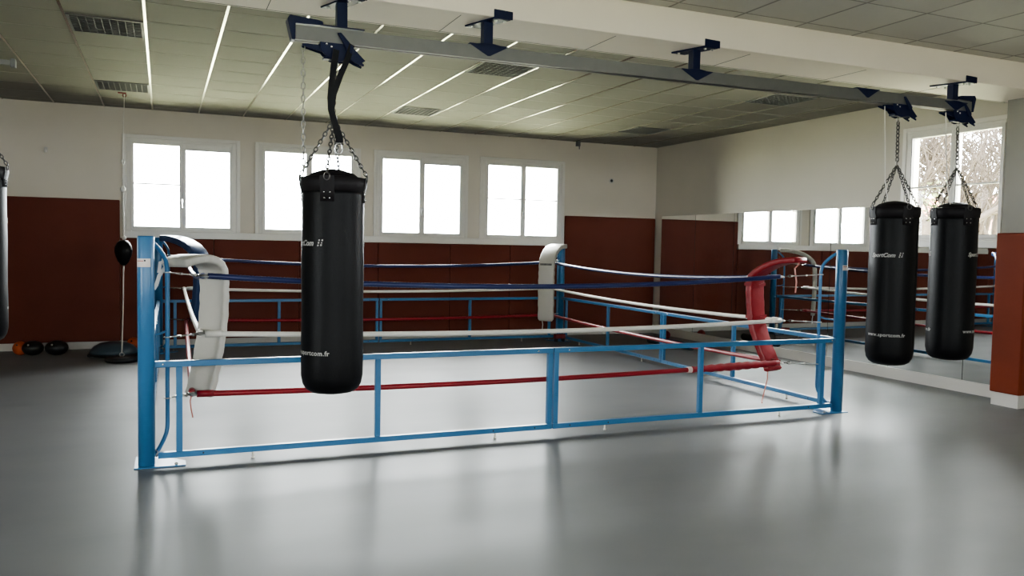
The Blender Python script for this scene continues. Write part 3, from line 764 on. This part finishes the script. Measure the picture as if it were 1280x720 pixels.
# corner pads
def sweep_pad(prof,width,thick,corner,mats,name,label,twist=0.0,side=0.0):
    (u,v),_=corners[corner]; su=1 if u==0 else -1; sv=1 if v==0 else -1
    def P(a,z,lat,off,zo):
        d=Vector((su*math.cos(RTH)-sv*math.sin(RTH),su*math.sin(RTH)+sv*math.cos(RTH),0)).normalized()
        p=ring(u+su*a,v+sv*a,z); lt=Vector((-d.y,d.x,0)); lt.rotate(Matrix.Rotation(twist,3,'Z')); return p+lt*lat+d*off+Vector((0,0,zo))
    # smooth the profile (Catmull-Rom)
    pr=[prof[0]]+list(prof)+[prof[-1]]; pts=[]
    for i in range(1,len(pr)-2):
        for k in range(6):
            t=k/6; f=lambda j:.5*((2*pr[i][j])+(-pr[i-1][j]+pr[i+1][j])*t+(2*pr[i-1][j]-5*pr[i][j]+4*pr[i+1][j]-pr[i+2][j])*t*t+(-pr[i-1][j]+3*pr[i][j]-3*pr[i+1][j]+pr[i+2][j])*t**3)
            pts.append((f(0),f(1)))
    pts.append(tuple(prof[-1]))
    mb=MB(); n=len(pts); vs=[];fs=[]
    cs=[]; W,T=width/2,thick/2; rr=min(T*.95,.016)
    for (cx,cy,a0) in ((W-rr,T-rr,0),(-W+rr,T-rr,90),(-W+rr,-T+rr,180),(W-rr,-T+rr,270)):
        for k in range(4): a=math.radians(a0+k*30); cs.append((cx+rr*math.cos(a),cy+rr*math.sin(a)))
    m=len(cs)
    for i,(a,z) in enumerate(pts):
        q0=pts[max(i-1,0)];q1=pts[min(i+1,n-1)]; td=(q1[0]-q0[0])*1.4142; tz=q1[1]-q0[1]; L=math.hypot(td,tz); td/=L;tz/=L
        sc=1 if 0<i<n-1 else .8
        wsc=1+.03*math.sin(i*1.7)
        tilt=side*(i/(n-1))
        for (x,y) in cs: vs.append(P(a,z,x*wsc*sc+tilt,-tz*y*sc*1.0,td*y*sc))
    for i in range(n-1):
        for k in range(m): l=(k+1)%m; fs.append((i*m+k,i*m+l,(i+1)*m+l,(i+1)*m+k))
    fs.append(tuple(range(m))[::-1]); fs.append(tuple((n-1)*m+k for k in range(m)))
    mb.add(vs,fs,True)
    t=thing(name,label,'corner pad',P(prof[-1][0],prof[-1][1],0,0,0),0,'ring corner pads')
    obj('cushion',mb,M[mats],t)
    return t,P
t,P=sweep_pad([(.17,1.335),(.25,1.36),(.33,1.365),(.40,1.335),(.435,1.265),(.44,1.1),(.43,.9),(.40,.7),(.365,.52),(.335,.39)],.235,.06,0,'pad_white','corner_pad','white quilted corner pad hanging inside the near left ring post')
obj('strap',MB().ribbon([P(.15,1.33,.03,0,0),P(.12,1.25,.06,0,0),P(.11,1.19,.07,0,0),P(.10,1.16,.08,0,0)],.024,.006,(1,.3,0)).ribbon([P(.14,1.35,.02,0,0),P(.12,1.34,.05,0,0),P(.115,1.27,.055,0,0)],.022,.006,(1,.3,0)),M['strap_white'],t)
obj('tie_cord',MB().tube([P(.30,.41,.02,0,0),P(.295,.36,.03,0,0),P(.30,.31,.03,0,0),P(.305,.24,.02,0,0)],.005,6),M['strap_pink'],t)
t,P=sweep_pad([(.25,1.415),(.36,1.395),(.45,1.345),(.53,1.26),(.545,1.17),(.54,1.0),(.525,.8),(.48,.6),(.435,.45),(.405,.345)],.205,.055,1,'pad_red','corner_pad','shiny red corner pad folded over at the near right ring corner',twist=math.radians(-32))
obj('strap',MB().ribbon([P(.27,1.38,-.02,0,0),P(.30,1.33,-.02,0,0),P(.29,1.2,-.03,0,0),P(.295,1.10,-.03,0,0)],.022,.004,(1,.3,0)),M['strap_pink'],t)
obj('tie_cord',MB().tube([P(.43,.36,.03,0,0),P(.43,.26,.03,0,0),P(.44,.16,.04,0,0),P(.45,.06,.05,0,0),P(.44,.045,.08,0,0),P(.42,.04,.12,0,0)],.006,6),M['strap_pink'],t)
for (za,aa) in ((1.17,.545),(.86,.53)):
    bw=MB(); bw.ribbon([P(aa,za,-.108,-.0315,0),P(aa,za,-.108,.0315,0),P(aa,za-.01,0,.036,0),P(aa,za,.108,.0315,0),P(aa,za,.108,-.0315,0),P(aa,za-.02,0,-.036,0),P(aa,za,-.107,-.031,0)],.03,.004,(0,0,1))
    obj('band',bw,M['pad_red'],t)
t,P=sweep_pad([(.07,1.50),(.18,1.495),(.30,1.46),(.41,1.38),(.475,1.27),(.49,1.1),(.495,.9),(.49,.6),(.485,.36)],.245,.07,2,'pad_white','corner_pad','white corner pad at the far right ring post with a dark printed line')
dm=MB(); r_=random.Random(3); x=-.095
while x<.085:
    ww=r_.uniform(.012,.022); aa,zz=.4835,1.205
    dm.add([P(aa,zz,x,.0385,0),P(aa,zz,x+ww,.0385,0),P(aa,zz+.03,x+ww,.0385,0),P(aa,zz+.03,x,.0385,0)],[(0,1,2,3)]); x+=ww+.005
obj('print_line',dm,M['ink'],t)
obj('tie_cord',MB().tube([P(.485,.36,-.06,0,0),P(.48,.30,-.05,0,0),P(.48,.20,-.06,0,0)],.008,6),M['strap_white'],t)
t,P=sweep_pad([(.10,1.505),(.2,1.50),(.34,1.45),(.45,1.36),(.52,1.22),(.525,1.0),(.51,.75),(.48,.45)],.26,.08,3,'pad_blue','corner_pad','dark blue corner pad folded over at the far left ring post')

# ------------------------------------------------------------------ things on the floor at the back
d=thing('double_end_ball','black double-end ball stretched between a floor weight and the ceiling, left of the ring','speed ball',(-.465,10.95,0))
x,y=-.465,10.95
obj('base_weight',MB().lathe([(0,0),(.17,0),(.19,.012),(.19,.04),(.175,.058),(.03,.064),(0,.064)],(x,y,0),36),M['black'],d)
obj('base_ring',MB().torus((x,y,.085),.024,.006,(0,1,0)),M['steel'],d)
obj('lower_cord',MB().tube([(x,y,.10),(x+.015,y,.6),(x+.025,y,1.17)],.008,8),M['cord'],d)
obj('ball',MB().lathe([(0,0),(.025,.005),(.06,.05),(.09,.12),(.1,.18),(.095,.23),(.07,.28),(.04,.305),(0,.312)],(x+.025,y,1.165),28),M['leather'],d)
obj('upper_cord',MB().tube([(x+.03,y,1.47),(x+.028,y,1.6),(x+.02,y,2.05)],.011,8),M['cord'],d)
obj('cord_toggle',MB().ball((x+.02,y,2.09),.032,12,8,sc=(1,1,1.2)).ball((x+.032,y,1.5),.026,12,8),M['cord'],d)
obj('ceiling_cord',MB().tube([(x+.02,y,2.09),(x+.025,y+.05,2.6),(x+.04,y+.12,Hc-.02)],.004,6),M['cord'],d)
obj('cord_clip',MB().torus((x+.024,y+.02,2.42),.016,.006,(0,1,0),14,6,stretch=1.8),M['steel'],d)
obj('ceiling_hook',MB().box((x-.03,y+.10,Hc-.012),(x+.06,y+.14,Hc)).torus((x+.04,y+.12,Hc-.03),.02,.005,(0,1,0)),M['redball'],d)
def mball(x,y,r,m,label,sc=(1,1,1),seam=True):
    t=thing('medicine_ball',label,'ball',(x,y,0),0,'balls along the back wall')
    z=r*sc[2]
    obj('ball',MB().ball((x,y,z),r,24,14,sc=sc),M[m],t)
    obj('valve',MB().ball((x-.3*r,y-.80*r*sc[1],z+.55*r*sc[2]),.012,8,6),M['steel'] if m=='black' else M['ink'],t)
mball(-1.66,11.86,.088,'orange','small orange ball on the floor at the left edge, beside the cut-off bag')
mball(-1.515,11.80,.125,'black','black ball by the back wall, right of the small orange ball',(1,1,.74))
mball(-1.245,11.74,.135,'black','black ball by the back wall, farthest right of the row',(1,1,.70))
mball(-.36,11.93,.092,'orange','orange ball half hidden behind the dark balance dome')
b=thing('balance_dome','dark blue-grey rubber balance dome lying on the floor behind the double-end ball','balance trainer',(-.58,11.50,0))
obj('dome',MB().lathe([(.285,.035),(.27,.085),(.23,.13),(.16,.165),(.08,.18),(0,.184)],(-.58,11.50,0),36),M['bosu'],b)
obj('platform',MB().lathe([(0,.004),(.24,.004),(.29,.02),(.30,.035),(.28,.045),(0,.045)],(-.58,11.50,0),36),M['black'],b)
for sx in (-1,1): obj('grip',MB().box((-.58+sx*.26-.04,11.46,.0),(-.58+sx*.26+.04,11.54,.03)),M['black'],b,bevel=.008)
t=thing('foam_roller','long dark blue foam roll lying on the floor along the mirror wall','foam roller',(7.13,10.45,0))
obj('roll',MB().tube([(7.06,10.96,.055),(7.18,10.0,.055)],.055,20),M['roll'],t)
obj('end_disc',MB().tube([(7.1795,10.004,.055),(7.1808,9.994,.055)],.045,20),M['black'],t)
tag(obj('corner_ball',MB().ball((7.63,11.35,.07),.07,20,12),M['redball']),'small dark red ball on the floor by the mirror near the corner','ball')
t=thing('floor_weight','small dark red weight standing on the floor under the far right ring post','weight',(5.73,11.48,0))
obj('block',MB().box((5.65,11.44,.05),(5.82,11.53,.12)),M['redball'],t,bevel=.01)
for xx in (5.675,5.795): obj('leg',MB().box((xx-.015,11.45,0),(xx+.015,11.52,.05)),M['black'],t)

# ------------------------------------------------------------------ outside
tag(obj('lawn',MB().add([(-45,-40,-.35),(50,-40,-.35),(50,60,-.35),(-45,60,-.35)],[(0,1,2,3)]),M['grass']),kind='stuff',label='grass outside the windows',cat='grass')
def tree(x,y,h,seed,label,spread=.75,depth=5,lean=(0,0)):
    r=random.Random(seed); mb=MB(); tips=[]
    def grow(p,d,L,rad,lv):
        n=4; pts=[p]; q=p.copy(); dd=d.copy()
        for i in range(n):
            dd=(dd+Vector((r.uniform(-1,1),r.uniform(-1,1),r.uniform(-.5,.7)))*.16).normalized(); q=q+dd*L/n; pts.append(q.copy())
        mb.tube(pts,[rad*(1-.45*i/n) for i in range(n+1)],6 if lv<2 else 4,cap=False)
        if lv>=depth: tips.append(q); return
        m=5 if lv<3 else 3
        for i in range(m):
            b=pts[r.randint(2,n)]
            nd=(dd+Vector((r.uniform(-1,1),r.uniform(-1,1),r.uniform(-.5,.8)))*spread).normalized()
            grow(b,nd,L*r.uniform(.55,.8),rad*.5,lv+1)
    t=thing('bare_tree',label,'tree',(x,y,-.35),0,'bare trees outside the right window')
    grow(Vector((x,y,-.35)),Vector((lean[0],lean[1],1)).normalized(),h,.17,0)
    obj('trunk_and_branches',mb,M['bark'],t)
    return t,tips
def leaves(t,c,R,H,n,seed):
    r=random.Random(seed); mb=MB()
    for i in range(n):
        p=Vector((c[0]+r.gauss(0,R),c[1]+r.gauss(0,R),c[2]+r.uniform(0,H))); a=Vector((r.uniform(-1,1),r.uniform(-1,1),r.uniform(-1,1))).normalized(); b=a.orthogonal().normalized(); s=r.uniform(.03,.07)
        mb.add([p-a*s,p+b*s*.6,p+a*s,p-b*s*.6],[(0,1,2,3)])
    obj('ivy',mb,M['leaf'],t)
t,tp=tree(14.4,12.1,2.5,11,'bare tree with ivy outside the right window, seen through the left pane',.8); leaves(t,(14.5,12.3,.0),.25,3.0,700,4)
tree(15.9,11.5,2.6,23,'thick bare tree outside the right window, seen through the right pane',.8,lean=(.1,.1))
tree(17.2,13.4,2.8,37,'bare tree farther back outside the right window, between the panes',.85)
tree(18.2,10.9,2.8,51,'leaning bare tree outside the right window at the right edge of the panes',.8,lean=(-.15,.05))
tree(19.2,15.6,2.9,77,'bare tree farthest back outside the right window',.85)
h=thing('outbuilding','low pale building outside the right window, behind the bare trees','building',(27,20,-.35))
obj('wall',MB().box((25,10,-.35),(29,30,2.3)),M['render_wall'],h)
obj('roof',MB().prism([(24.6,2.3),(29.4,2.3),(27,3.6)],'Y',9.7,30.3),M['roof'],h)

# ------------------------------------------------------------------ world & camera
wd=bpy.data.worlds.new('overcast'); scene.world=wd; wd.use_nodes=True; nt=wd.node_tree; bg=nt.nodes['Background']
tc=nt.nodes.new('ShaderNodeTexCoord'); sp=nt.nodes.new('ShaderNodeSeparateXYZ'); nt.links.new(tc.outputs['Generated'],sp.inputs[0])
rp=nt.nodes.new('ShaderNodeValToRGB'); nt.links.new(sp.outputs['Z'],rp.inputs[0])
rp.color_ramp.elements[0].position=.0; rp.color_ramp.elements[0].color=(.86,.90,.93,1)
rp.color_ramp.elements[1].position=.8; rp.color_ramp.elements[1].color=(1.0,1.0,1.0,1)
nt.links.new(rp.outputs[0],bg.inputs['Color']); bg.inputs['Strength'].default_value=20.0

cam=bpy.data.cameras.new('camera'); co=bpy.data.objects.new('camera',cam); COL.objects.link(co); scene.camera=co
F,yaw,pit,rol=1022.366,math.radians(23.1311),math.radians(2.9891),math.radians(1.0737)
cam.sensor_width=36; cam.lens=F/1280*36; cam.clip_start=.05; cam.clip_end=200
fw=Vector((math.sin(yaw)*math.cos(pit),math.cos(yaw)*math.cos(pit),-math.sin(pit))); rt=Vector((math.cos(yaw),-math.sin(yaw),0)); up=rt.cross(fw)
r2_=rt*math.cos(rol)+up*math.sin(rol); u2=up*math.cos(rol)-rt*math.sin(rol)
co.matrix_world=Matrix(((r2_.x,u2.x,-fw.x,0),(r2_.y,u2.y,-fw.y,0),(r2_.z,u2.z,-fw.z,1.5),(0,0,0,1)))
scene.view_settings.view_transform='AgX'; scene.view_settings.look='AgX - Medium High Contrast'; scene.view_settings.exposure=1.42; scene.view_settings.gamma=1.0
cy=scene.cycles; cy.max_bounces=10; cy.diffuse_bounces=6; cy.glossy_bounces=6; cy.transparent_max_bounces=12; cy.use_denoising=True; cy.sample_clamp_indirect=0; cy.blur_glossy=0; cy.caustics_reflective=True
